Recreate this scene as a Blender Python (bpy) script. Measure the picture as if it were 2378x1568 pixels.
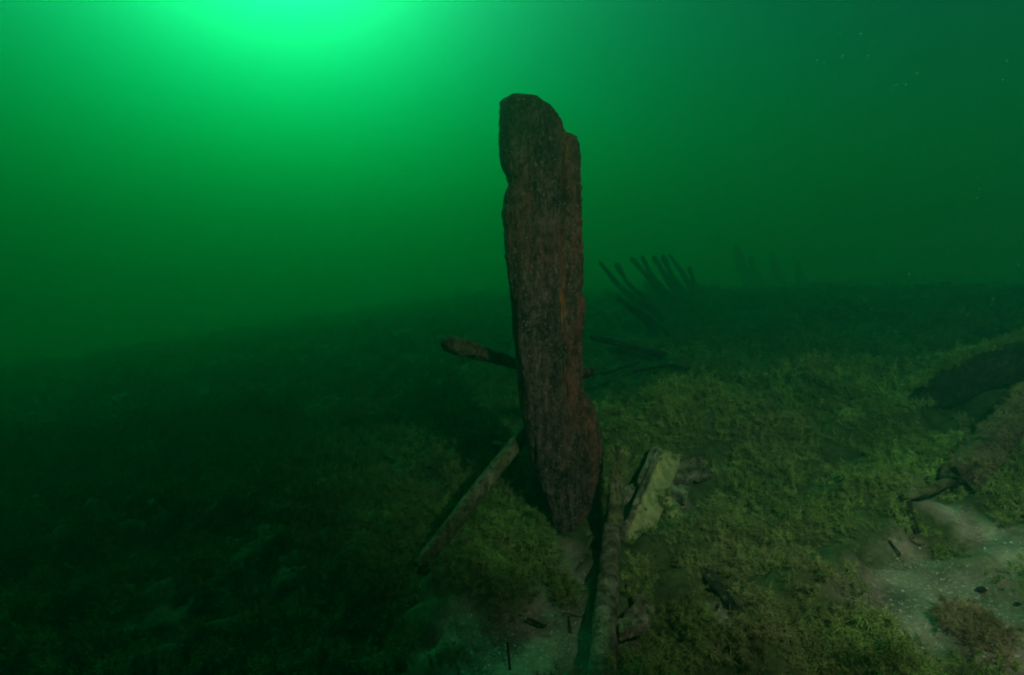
import bpy, bmesh, math, random
import numpy as np
from mathutils import Vector, Matrix

random.seed(11)
rng = np.random.default_rng(11)
scene = bpy.context.scene
for _o in list(bpy.data.objects):
    bpy.data.objects.remove(_o, do_unlink=True)
col = scene.collection

# ------------------------------------------------------------------ camera
CAM = Vector((0.0, 0.0, 1.25))
PITCH = math.radians(-7.9)
FPX = 1320.0                                  # focal length in pixels of a 2378 px wide picture
cam_data = bpy.data.cameras.new("camera")
cam_data.sensor_width = 36.0
cam_data.lens = 36.0 * FPX / 2378.0
cam_data.clip_start = 0.02
cam_data.clip_end = 500.0
cam = bpy.data.objects.new("camera", cam_data)
col.objects.link(cam)
cam.location = CAM
cam.rotation_euler = (math.radians(90) + PITCH, 0, 0)
scene.camera = cam

# ------------------------------------------------------------------ sky, sun, exposure
SUN_EL = math.radians(33.0)
SUN_AZ = math.radians(-21.5)                  # from +Y towards +X
world = bpy.data.worlds.new("World")
scene.world = world
world.use_nodes = True
wn = world.node_tree
sky = wn.nodes.new("ShaderNodeTexSky")
sky.sky_type = 'NISHITA'
sky.sun_disc = False
sky.sun_elevation = SUN_EL
sky.sun_rotation = SUN_AZ
sky.air_density = 0.35                        # thin bright cloud: a pale sky with little blue
sky.dust_density = 2.5
sky.ozone_density = 0.0
bg = wn.nodes["Background"]
bg.inputs[1].default_value = 0.05
wn.links.new(sky.outputs[0], bg.inputs[0])

sun_data = bpy.data.lights.new("sun", 'SUN')
sun_data.energy = 4.6
sun_data.angle = math.radians(8.0)           # the rippled surface spreads the sun
sun_data.color = (1.0, 0.96, 0.84)
sun = bpy.data.objects.new("sun", sun_data)
col.objects.link(sun)
sun_dir = Vector((math.sin(SUN_AZ) * math.cos(SUN_EL), math.cos(SUN_AZ) * math.cos(SUN_EL), math.sin(SUN_EL)))
sun.rotation_euler = sun_dir.to_track_quat('Z', 'Y').to_euler()

# the diver's lamp: the warm pool of light on the near sand, timbers and specks in the water
lamp_data = bpy.data.lights.new("dive_lamp", 'SPOT')
lamp_data.energy = 640.0
lamp_data.color = (1.0, 0.60, 0.56)
lamp_data.spot_size = math.radians(92)
lamp_data.spot_blend = 0.9
lamp_data.shadow_soft_size = 0.06
lamp = bpy.data.objects.new("dive_lamp", lamp_data)
col.objects.link(lamp)
lamp.location = (1.00, 0.10, 2.00)
lamp.rotation_euler = (Vector((1.00, 0.10, 2.00)) - Vector((1.38, 2.5, 0.95))).to_track_quat('Z', 'Y').to_euler()

scene.view_settings.view_transform = 'Standard'
scene.view_settings.look = 'None'
scene.view_settings.exposure = -0.35
scene.view_settings.gamma = 1.0
scene.view_settings.use_curve_mapping = False
scene.render.engine = 'CYCLES'
scene.cycles.use_denoising = True
scene.cycles.filter_width = 1.9
scene.cycles.max_bounces = 5
scene.cycles.diffuse_bounces = 2
scene.cycles.volume_bounces = 2
scene.cycles.transparent_max_bounces = 8

# water: scattering and absorption per metre
# (scattering, anisotropy): fine silt throws light forward, coarser and finer matter spreads it
WATER_LOBES = [((0.0024, 0.034, 0.0100), 0.925), ((0.0, 0.0003, 0.0140), 0.0)]
WATER_ABSORB = (0.22, 0.033, 0.086)
SURFACE_Z = 9.0


# ------------------------------------------------------------------ small tools
def at(u, v, Y):
    """The point at distance Y ahead of the camera seen at (u, v) of the 2378 x 1568 picture."""
    x = (u - 1189.0) / FPX
    w = (784.0 - v) / FPX
    d = Vector((x, math.cos(PITCH) - w * math.sin(PITCH), math.sin(PITCH) + w * math.cos(PITCH)))
    return CAM + d * (Y / d.y)


def _hash(ix, iy, iz, seed):
    h = (ix.astype(np.int64) * 374761393 + iy.astype(np.int64) * 668265263 + iz.astype(np.int64) * 2147483647 + seed * 974711)
    h = (h ^ (h >> 13)) * 1274126177
    h = h & 0x7fffffff
    h = (h ^ (h >> 16)) & 0xffff
    return h / 65535.0


def vnoise(x, y, z=None, seed=0):
    """Smooth value noise in -1..1, vectorised."""
    x = np.asarray(x, float); y = np.asarray(y, float)
    z = np.zeros_like(x) if z is None else np.asarray(z, float)
    ix, iy, iz = np.floor(x), np.floor(y), np.floor(z)
    fx, fy, fz = x - ix, y - iy, z - iz
    fx, fy, fz = [f * f * f * (f * (f * 6 - 15) + 10) for f in (fx, fy, fz)]
    r = 0
    for a in (0, 1):
        for b in (0, 1):
            for c in (0, 1):
                wgt = (fx if a else 1 - fx) * (fy if b else 1 - fy) * (fz if c else 1 - fz)
                r = r + wgt * _hash(ix + a, iy + b, iz + c, seed)
    return r * 2 - 1


def fbm(x, y, z=None, octaves=4, seed=0):
    x = np.asarray(x, float); y = np.asarray(y, float)
    z = np.zeros_like(x) if z is None else np.asarray(z, float)
    r, a, f = 0, 0.5, 1.0
    for k in range(octaves):
        r = r + a * vnoise(x * f, y * f, z * f, seed + k * 17)
        a *= 0.5; f *= 2.03
    return r


def new_object(name, mesh, material=None, parent=None, smooth=True):
    o = bpy.data.objects.new(name, mesh)
    col.objects.link(o)
    if material:
        mesh.materials.append(material)
    if smooth and len(mesh.polygons):
        mesh.polygons.foreach_set("use_smooth", [True] * len(mesh.polygons))
    if parent:
        o.parent = parent
        o.matrix_parent_inverse = Matrix.Translation(-parent.location)
    return o


def tag(o, label, cat, group=None):
    o["label"] = label
    o["category"] = cat
    if group:
        o["group"] = group
    return o


def empty(name, loc):
    o = bpy.data.objects.new(name, None)
    o.location = loc
    o.empty_display_size = 0.1
    col.objects.link(o)
    return o


# ------------------------------------------------------------------ materials
def nodes_of(name):
    m = bpy.data.materials.new(name)
    m.use_nodes = True
    return m, m.node_tree, m.node_tree.nodes["Principled BSDF"]


def ramp(nt, stops):
    r = nt.nodes.new("ShaderNodeValToRGB")
    e = r.color_ramp.elements
    while len(e) < len(stops):
        e.new(0.5)
    for k, (p, c) in enumerate(stops):
        e[k].position = p
        e[k].color = (*c, 1)
    return r


def mixc(nt, fac, a, b, blend='MIX'):
    n = nt.nodes.new("ShaderNodeMix")
    n.data_type = 'RGBA'
    n.blend_type = blend
    for sock, val in ((n.inputs[0], fac), (n.inputs[6], a), (n.inputs[7], b)):
        if isinstance(val, (int, float)):
            sock.default_value = val
        elif isinstance(val, tuple):
            sock.default_value = (*val, 1)
        else:
            nt.links.new(val, sock)
    return n.outputs[2]


def noise_tex(nt, scale, detail=5, rough=0.6, stretch=None, vec=None):
    n = nt.nodes.new("ShaderNodeTexNoise")
    n.inputs["Scale"].default_value = scale
    n.inputs["Detail"].default_value = detail
    n.inputs["Roughness"].default_value = rough
    if vec is None:
        vec = nt.nodes.new("ShaderNodeNewGeometry").outputs["Position"]
    if stretch:
        mp = nt.nodes.new("ShaderNodeMapping")
        mp.inputs["Scale"].default_value = stretch
        nt.links.new(vec, mp.inputs[0])
        vec = mp.outputs[0]
    nt.links.new(vec, n.inputs["Vector"])
    return n.outputs[0]


def bump(nt, bsdf, height, strength=0.5, dist=0.01):
    b = nt.nodes.new("ShaderNodeBump")
    b.inputs["Strength"].default_value = strength
    b.inputs["Distance"].default_value = dist
    nt.links.new(height, b.inputs["Height"])
    nt.links.new(b.outputs[0], bsdf.inputs["Normal"])


def wood_material(name, dark, mid, light, rust=None, weed=0.0, stretch=(9, 9, 1.4), speck=0.5, attr=None):
    m, nt, b = nodes_of(name)
    grain = noise_tex(nt, 6.0, 8, 0.65, stretch)
    c = ramp(nt, [(0.30, dark), (0.52, mid), (0.74, light)])
    nt.links.new(grain, c.inputs[0])
    out = c.outputs[0]
    blotch = noise_tex(nt, 9.0, 6, 0.7)
    br = ramp(nt, [(0.42, (0, 0, 0)), (0.62, (1, 1, 1))])
    nt.links.new(blotch, br.inputs[0])
    out = mixc(nt, br.outputs[0], out, tuple(0.55 * k for k in dark))
    if rust:
        kn = noise_tex(nt, 5.0, 5, 0.55, (9, 9, 0.45))
        kr = ramp(nt, [(0.465, (1, 1, 1)), (0.495, (0.12, 0.12, 0.12)), (0.525, (1, 1, 1))])
        nt.links.new(kn, kr.inputs[0])
        out = mixc(nt, 0.85, out, kr.outputs[0], 'MULTIPLY')
        rn = noise_tex(nt, 3.2, 5, 0.6, (3, 3, 0.8))
        rr = ramp(nt, [(0.50, (0, 0, 0)), (0.68, (1, 1, 1))])
        nt.links.new(rn, rr.inputs[0])
        out = mixc(nt, rr.outputs[0], out, rust)
    if weed:
        wn_ = noise_tex(nt, 11.0, 6, 0.7)
        wr = ramp(nt, [(0.62 - weed * 0.35, (0, 0, 0)), (0.80 - weed * 0.35, (1, 1, 1))])
        nt.links.new(wn_, wr.inputs[0])
        out = mixc(nt, wr.outputs[0], out, (0.085, 0.095, 0.030))
    pn = noise_tex(nt, 34.0, 6, 0.8, (1.0, 1.0, 0.6))
    pr = ramp(nt, [(0.40, (0.25, 0.25, 0.25)), (0.56, (1.1, 1.1, 1.1))])
    nt.links.new(pn, pr.inputs[0])
    out = mixc(nt, 1.0, out, pr.outputs[0], 'MULTIPLY')
    if speck:
        sn = noise_tex(nt, 75.0, 5, 0.85)
        sr = ramp(nt, [(0.54, (0, 0, 0)), (0.66, (speck, speck, speck))])
        nt.links.new(sn, sr.inputs[0])
        ln = noise_tex(nt, 4.5, 5, 0.7)
        lr = ramp(nt, [(0.38, (0.40, 0.40, 0.40)), (0.56, (1, 1, 1))])
        nt.links.new(ln, lr.inputs[0])
        sp = mixc(nt, 1.0, sr.outputs[0], lr.outputs[0], 'MULTIPLY')
        out = mixc(nt, sp, out, (0.26, 0.23, 0.14))
    if attr:
        a = nt.nodes.new("ShaderNodeAttribute")
        a.attribute_name = attr
        out = mixc(nt, a.outputs["Fac"], out, (0.30, 0.10, 0.022))
    nt.links.new(out, b.inputs["Base Color"])
    b.inputs["Roughness"].default_value = 0.92
    b.inputs["Specular IOR Level"].default_value = 0.15
    h1 = noise_tex(nt, 40.0, 8, 0.75, (1.4, 1.4, 0.5))
    bump(nt, b, h1, 1.0, 0.035)
    return m


M_post = wood_material("old_post_wood", (0.016, 0.010, 0.009), (0.080, 0.046, 0.038), (0.18, 0.115, 0.088), rust=(0.100, 0.037, 0.029), speck=0.8, stretch=(6, 6, 1.1))
M_strip = wood_material("rusty_strip_wood", (0.024, 0.012, 0.011), (0.092, 0.044, 0.034), (0.17, 0.090, 0.064), rust=(0.12, 0.036, 0.022), speck=0.6, attr="rust", stretch=(6, 6, 1.1))
M_limb = wood_material("broken_limb_wood", (0.035, 0.025, 0.016), (0.12, 0.085, 0.05), (0.22, 0.17, 0.10), weed=0.25, stretch=(2, 8, 8))
M_pole = wood_material("weedy_pole_wood", (0.08, 0.062, 0.036), (0.22, 0.17, 0.10), (0.34, 0.27, 0.16), weed=0.55, stretch=(5, 5, 3))
M_silt = wood_material("silted_wood", (0.10, 0.083, 0.052), (0.23, 0.19, 0.12), (0.33, 0.28, 0.18), weed=0.25, stretch=(6, 1.5, 6), speck=0.4)
M_dark = wood_material("black_wood_and_shade", (0.012, 0.008, 0.008), (0.035, 0.024, 0.022), (0.07, 0.05, 0.04), weed=0.1, stretch=(4, 4, 4), speck=0.2)  # dark wood; on the sunken log it also carries painted underside shade
M_rib = wood_material("wreck_frame_wood", (0.010, 0.010, 0.010), (0.022, 0.022, 0.020), (0.04, 0.04, 0.034), weed=0.15, stretch=(4, 4, 4), speck=0.0)
M_orange = wood_material("orange_brown_rot", (0.06, 0.042, 0.024), (0.16, 0.115, 0.065), (0.26, 0.19, 0.115), weed=0.4, stretch=(3, 3, 3))
M_iron = wood_material("rusted_iron", (0.02, 0.013, 0.010), (0.07, 0.035, 0.02), (0.16, 0.08, 0.04), stretch=(4, 4, 4))


def plank_material():
    m, nt, b = nodes_of("pale_plank_wood")
    grain = noise_tex(nt, 7.0, 7, 0.6, (7, 2, 2))
    c = ramp(nt, [(0.3, (0.12, 0.115, 0.048)), (0.55, (0.20, 0.19, 0.076)), (0.75, (0.27, 0.25, 0.105))])
    nt.links.new(grain, c.inputs[0])
    n2 = noise_tex(nt, 16.0, 8, 0.8)
    r2 = ramp(nt, [(0.46, (0, 0, 0)), (0.66, (1, 1, 1))])
    nt.links.new(n2, r2.inputs[0])
    out = mixc(nt, r2.outputs[0], c.outputs[0], (0.08, 0.075, 0.035))
    n3 = noise_tex(nt, 5.0, 4, 0.5)
    r3 = ramp(nt, [(0.56, (0, 0, 0)), (0.70, (1, 1, 1))])
    nt.links.new(n3, r3.inputs[0])
    out = mixc(nt, r3.outputs[0], out, (0.34, 0.23, 0.05))
    nt.links.new(out, b.inputs["Base Color"])
    b.inputs["Roughness"].default_value = 0.9
    b.inputs["Specular IOR Level"].default_value = 0.15
    bump(nt, b, noise_tex(nt, 50.0, 7, 0.7), 0.8, 0.015)
    return m


M_plank = plank_material()


def seabed_material():
    m, nt, b = nodes_of("silty_sand")
    a = nt.nodes.new("ShaderNodeAttribute")
    a.attribute_name = "weed"
    n1 = noise_tex(nt, 5.0, 8, 0.65)
    sand = ramp(nt, [(0.34, (0.05, 0.042, 0.028)), (0.52, (0.15, 0.122, 0.085)), (0.68, (0.32, 0.255, 0.18))])
    nt.links.new(n1, sand.inputs[0])
    n2 = noise_tex(nt, 75.0, 4, 0.85)
    gr = ramp(nt, [(0.56, (0, 0, 0)), (0.66, (1, 1, 1))])
    nt.links.new(n2, gr.inputs[0])
    s = mixc(nt, gr.outputs[0], sand.outputs[0], (0.42, 0.40, 0.32))
    n3 = noise_tex(nt, 60.0, 5, 0.7)
    dr = ramp(nt, [(0.56, (0, 0, 0)), (0.72, (0.8, 0.8, 0.8))])
    nt.links.new(n3, dr.inputs[0])
    s = mixc(nt, dr.outputs[0], s, (0.06, 0.05, 0.03))
    n5 = noise_tex(nt, 2.6, 6, 0.65)
    br = ramp(nt, [(0.46, (0, 0, 0)), (0.60, (0.5, 0.5, 0.5))])
    nt.links.new(n5, br.inputs[0])
    s = mixc(nt, br.outputs[0], s, (0.105, 0.085, 0.058))
    n4 = noise_tex(nt, 22.0, 8, 0.75)
    weed = ramp(nt, [(0.3, (0.012, 0.015, 0.006)), (0.6, (0.045, 0.060, 0.020)), (0.8, (0.085, 0.105, 0.034))])
    nt.links.new(n4, weed.inputs[0])
    out = mixc(nt, a.outputs["Fac"], s, weed.outputs[0])
    nt.links.new(out, b.inputs["Base Color"])
    b.inputs["Roughness"].default_value = 0.95
    b.inputs["Specular IOR Level"].default_value = 0.1
    bump(nt, b, noise_tex(nt, 70.0, 8, 0.8), 0.8, 0.015)
    return m


def weed_material(name, dark, mid, light, brown):
    m, nt, b = nodes_of(name)
    n1 = noise_tex(nt, 5.0, 6, 0.7)
    c = ramp(nt, [(0.32, dark), (0.52, mid), (0.72, light)])
    nt.links.new(n1, c.inputs[0])
    n2 = noise_tex(nt, 1.7, 4, 0.6)
    r2 = ramp(nt, [(0.45, (0, 0, 0)), (0.62, (1, 1, 1))])
    nt.links.new(n2, r2.inputs[0])
    out = mixc(nt, r2.outputs[0], c.outputs[0], brown)
    oi = nt.nodes.new("ShaderNodeObjectInfo")
    rr = ramp(nt, [(0.0, (0.55, 0.55, 0.55)), (1.0, (1.45, 1.4, 1.3))])
    nt.links.new(oi.outputs["Random"], rr.inputs[0])
    out = mixc(nt, 1.0, out, rr.outputs[0], 'MULTIPLY')
    nt.links.new(out, b.inputs["Base Color"])
    b.inputs["Roughness"].default_value = 1.0
    b.inputs["Specular IOR Level"].default_value = 0.05
    return m


M_seabed = seabed_material()
M_weed = weed_material("olive_algae", (0.044, 0.060, 0.019), (0.098, 0.138, 0.037), (0.165, 0.230, 0.062), (0.104, 0.114, 0.044))
M_weed_tan = weed_material("tan_algae", (0.07, 0.054, 0.030), (0.16, 0.118, 0.064), (0.25, 0.185, 0.10), (0.12, 0.10, 0.055))


# ------------------------------------------------------------------ seabed
MOUNDS = [  # x, y, radius x, radius y, height
    (0.70, 3.05, 0.55, 0.40, 0.26),
    (1.35, 3.3, 0.8, 0.5, 0.14),
    (-0.05, 2.75, 0.35, 0.30, 0.05),
    (0.26, 2.36, 0.20, 0.18, -0.06),
    (1.9, 3.6, 0.7, 0.5, 0.10),
    (3.25, 12.2, 1.9, 1.0, 0.22),
    (1.75, 5.2, 0.8, 0.6, 0.12),
    (-0.35, 1.95, 0.40, 0.28, 0.07),
    (2.25, 2.72, 0.35, 0.16, -0.12),
    (0.45, 4.2, 0.6, 0.35, -0.10),
]


def ground(x, y):
    x = np.asarray(x, float); y = np.asarray(y, float)
    h = 0.155 * x
    h = np.where(x < -0.8, -0.124 + 0.135 * (x + 0.8), h)
    far = np.clip((y - 5) / 20.0, 0, 1)
    h = np.where(x > 3.5, 0.5425 + 0.06 * (x - 3.5), h)
    h = np.clip(h, -7.5, 0.85)
    h = np.where(h > 0, h * (1 - 0.70 * far), h) - (0.15 + 0.35 * np.clip(x / 3.0, 0, 1)) * far
    for mx, my, rx, ry, a in MOUNDS:
        h = h + a * np.exp(-((x - mx) / rx) ** 2 - ((y - my) / ry) ** 2)
    h = h + 0.14 * fbm(x * 2.3 + 7.7, y * 2.3, octaves=3, seed=15) * np.clip((np.hypot(x - 0.36, np.maximum(0, np.maximum(y - 2.3, 1.0 - y))) - 0.25) / 0.6, 0.0, 1.0)
    h = h + 0.10 * fbm(x * 0.7 + 3.1, y * 0.7, octaves=3, seed=5) * np.clip((np.hypot(x - 0.2, y - 2.3) - 0.4) / 2, 0.15, 1.6)
    return h


SAND = [  # x, y, rx, ry of the bare patches
]


def ghit(u, v):
    """Where the line of sight through (u, v) meets the seabed."""
    lo = 0.6
    Y = lo
    while Y < 60:
        p = at(u, v, Y)
        if p.z < float(ground(p.x, p.y)):
            a, b = Y - 0.02, Y
            for _ in range(20):
                mid = (a + b) / 2
                q = at(u, v, mid)
                if q.z < float(ground(q.x, q.y)):
                    b = mid
                else:
                    a = mid
            return at(u, v, b)
        Y += 0.02 if Y < 6 else 0.1
    return at(u, v, 60)


for (u, v, ru, rv, s) in [(1190, 1495, 225, 100, 1.1), (1330, 1330, 40, 70, 0.55), (1675, 1430, 45, 55, 0.8), (2270, 1440, 190, 150, 1.15), (2340, 1260, 120, 130, 1.1),
                          (1990, 1440, 80, 60, 0.62), (2110, 1270, 50, 40, 0.4), (2150, 1540, 90, 60, 0.8), (1440, 1470, 50, 90, 0.5), (1700, 1548, 60, 40, 0.4), (1450, 900, 60, 30, 0.75),
                          (1560, 1180, 60, 60, 0.3), (1640, 960, 40, 22, 0.35)]:
    c = ghit(u, v)
    ex = abs(ghit(u + ru, v).x - c.x)
    ey = abs(ghit(u, v - rv).y - c.y)
    SAND.append((c.x, c.y, ex, ey, s))


def sandiness(x, y):
    s = np.zeros_like(np.asarray(x, float))
    for cx, cy, ex, ey, a in SAND:
        d = ((x - cx) / ex) ** 2 + ((y - cy) / ey) ** 2
        s = np.maximum(s, a * 1.35 * np.exp(-d * 0.8))
    n = fbm(x * 5.0, y * 5.0, octaves=4, seed=31)
    s = s + 1.15 * n * np.clip(s * 2.5, 0, 1) + 0.10 * n
    return np.clip((s - 0.30) / 0.55, 0, 1)


def make_seabed():
    def axis(near, step, far, n):
        k = np.arange(0, near + step / 2, step)
        t = np.linspace(0, 1, n + 1)[1:]
        grow = near + (far - near) * (t ** 2.6) + step * np.arange(1, n + 1) * (1 - t)
        return np.concatenate([k, np.sort(grow)])
    xp = axis(3.6, 0.028, 110.0, 70)
    xs = np.concatenate([-xp[:0:-1], xp])
    yp = axis(5.5, 0.028, 120.0, 80)
    yn = -np.array([0.1, 0.3, 0.8, 2, 5, 12, 30, 60])[::-1]
    ys = np.concatenate([yn, yp])
    X, Y = np.meshgrid(xs, ys)
    Z = ground(X, Y)
    S = sandiness(X, Y)
    near = np.exp(-np.maximum(np.hypot(X, Y) - 4, 0) / 6)
    lump = fbm(X * 7, Y * 7, octaves=4, seed=9)
    Z = Z + (1 - S) * (0.095 * lump + 0.03) * np.clip(near, 0.25, 1) + S * 0.012 * fbm(X * 16, Y * 16, octaves=4, seed=14)
    ny, nx = X.shape
    verts = np.stack([X, Y, Z], -1).reshape(-1, 3)
    idx = np.arange(nx * ny).reshape(ny, nx)
    faces = np.stack([idx[:-1, :-1], idx[:-1, 1:], idx[1:, 1:], idx[1:, :-1]], -1).reshape(-1, 4)
    me = bpy.data.meshes.new("seabed")
    me.from_pydata(verts.tolist(), [], faces.tolist())
    at_ = me.attributes.new("weed", 'FLOAT', 'POINT')
    at_.data.foreach_set("value", (1 - S).reshape(-1).astype(np.float32))
    o = new_object("seabed", me, M_seabed)
    o["kind"] = "structure"
    return o


make_seabed()


def surf(x, y):
    """Seabed height with its lumps."""
    S = sandiness(x, y)
    return ground(x, y) + (1 - S) * (0.095 * fbm(np.asarray(x) * 7, np.asarray(y) * 7, octaves=4, seed=9) + 0.03)


# ------------------------------------------------------------------ timber builders
def loft(name, rings, material, parent=None, cap=True):
    """rings: array (n, k, 3) of closed rings."""
    rings = np.asarray(rings)
    n, k, _ = rings.shape
    verts = rings.reshape(-1, 3).tolist()
    faces = []
    for i in range(n - 1):
        for j in range(k):
            j2 = (j + 1) % k
            faces.append((i * k + j, i * k + j2, (i + 1) * k + j2, (i + 1) * k + j))
    if cap:
        for i, flip in ((0, True), (n - 1, False)):
            c = len(verts)
            ctr = rings[i].mean(axis=0)
            nb = rings[1 if i == 0 else n - 2].mean(axis=0)
            verts.append((ctr + 0.0 * (ctr - nb)).tolist())
            for j in range(k):
                j2 = (j + 1) % k
                f = (i * k + j, i * k + j2, c)
                faces.append(f[::-1] if flip else f)
    me = bpy.data.meshes.new(name)
    me.from_pydata(verts, [], faces)
    bm = bmesh.new(); bm.from_mesh(me)
    bmesh.ops.recalc_face_normals(bm, faces=bm.faces)
    bm.to_mesh(me); bm.free()
    return me


def timber(name, path, w, h, material, up=(0, 0, 1), taper=1.0, rough=0.12, square=3.0, seed=0, parent=None, rings=34, seg=22, ragged=0.4, end_round=0.0, knots=0.0, widths=None):
    """A worn length of timber along a path: a lofted, noise-eroded rounded rectangle. Origin at its first point."""
    P = np.array([list(p) for p in path], float)
    o0 = P[0].copy()
    seglen = np.r_[0, np.cumsum(np.linalg.norm(np.diff(P, axis=0), axis=1))]
    L = seglen[-1]
    t = np.linspace(0, 1, rings)
    C = np.stack([np.interp(t * L, seglen, P[:, i]) for i in range(3)], -1)
    if len(P) > 2:
        for _ in range(6):
            C[1:-1] = 0.25 * C[:-2] + 0.5 * C[1:-1] + 0.25 * C[2:]
    T = np.gradient(C, axis=0)
    T /= np.linalg.norm(T, axis=1)[:, None]
    U = np.array(up, float)
    ang = np.linspace(0, 2 * math.pi, seg, endpoint=False)
    ca, sa = np.cos(ang), np.sin(ang)
    sup = (np.abs(ca) ** square + np.abs(sa) ** square) ** (-1.0 / square)
    out = []
    for i in range(rings):
        side = np.cross(T[i], U); side /= np.linalg.norm(side)
        top = np.cross(side, T[i])
        s = 1 + (taper - 1) * t[i]
        if widths:
            s *= np.interp(t[i], [q[0] for q in widths], [q[1] for q in widths])
        if end_round:
            e = min(t[i], 1 - t[i]) * L
            er = end_round * max(w, h)
            if e < er:
                s *= math.sqrt(max(0.02, 1 - (1 - e / er) ** 2)) * 0.85 + 0.15
        px = ca * sup * w / 2 * s
        py = sa * sup * h / 2 * s
        m = min(w, h)
        nz = fbm(ca * 1.3 + seed * 3.7, sa * 1.3, np.full(seg, t[i] * L / m * 0.35), octaves=4, seed=seed)
        nz2 = vnoise(ca * 4 + seed, sa * 4, np.full(seg, t[i] * L / m * 1.6), seed=seed + 3)
        kk = 1 + rough * (1.6 * nz + 0.5 * nz2)
        if knots:
            kk += knots * np.clip(fbm(ca * 0.8 + 9, sa * 0.8 + seed, np.full(seg, t[i] * L / m * 0.8), octaves=2, seed=seed + 8), 0, 1)
        ring = C[i] + np.outer(px * kk, side) + np.outer(py * kk, top)
        if i in (0, rings - 1):
            ring = ring + np.outer(ragged * m * vnoise(ca * 2.3 + 5, sa * 2.3 + seed, seed=seed + 21), T[i])
        out.append(ring - o0)
    me = loft(name, out, material)
    o = bpy.data.objects.new(name, me)
    col.objects.link(o)
    me.materials.append(material)
    me.polygons.foreach_set("use_smooth", [True] * len(me.polygons))
    o.location = o0
    if parent:
        o.parent = parent
        o.matrix_parent_inverse = Matrix.Translation(-parent.location)
    return o


# ------------------------------------------------------------------ the upright post
POST_Y = 2.40
LEFT = [(210, 1200), (216, 1178), (220, 1168), (232, 1159), (274, 1157), (323, 1157.5), (356, 1161), (375, 1164), (390, 1174), (411, 1179.5), (432, 1178), (449, 1170), (472, 1165.5), (511, 1167), (544, 1170.5),
        (593, 1172.5), (617, 1176), (650, 1180), (685, 1183.5), (720, 1187), (752, 1191), (798, 1193.5), (828, 1197), (867, 1200), (904, 1203), (950, 1209), (1004, 1217), (1040, 1226), (1085, 1238), (1125, 1250), (1160, 1261), (1203, 1277), (1230, 1288), (1262, 1296)]
GROOVE = [(210, 1222), (216, 1240), (220, 1255), (232, 1276), (250, 1291), (268, 1303), (292, 1312), (303, 1318), (330, 1317), (400, 1309), (480, 1304), (560, 1302), (650, 1304), (760, 1307), (860, 1312), (930, 1322), (1000, 1338), (1100, 1352), (1170, 1352), (1210, 1342), (1262, 1332)]
RIGHT = [(302, 1322), (305, 1332), (315, 1343), (332, 1352), (386, 1351.5), (430, 1354), (465, 1356), (535, 1356), (600, 1359), (650, 1357), (676, 1356), (706, 1361), (737, 1360.5), (773, 1356), (812, 1354.5), (845, 1355), (880, 1356), (915, 1358), (935, 1368), (951, 1384), (1010, 1398), (1046, 1405), (1090, 1403), (1128, 1394), (1171, 1380), (1215, 1360), (1262, 1346)]


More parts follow.
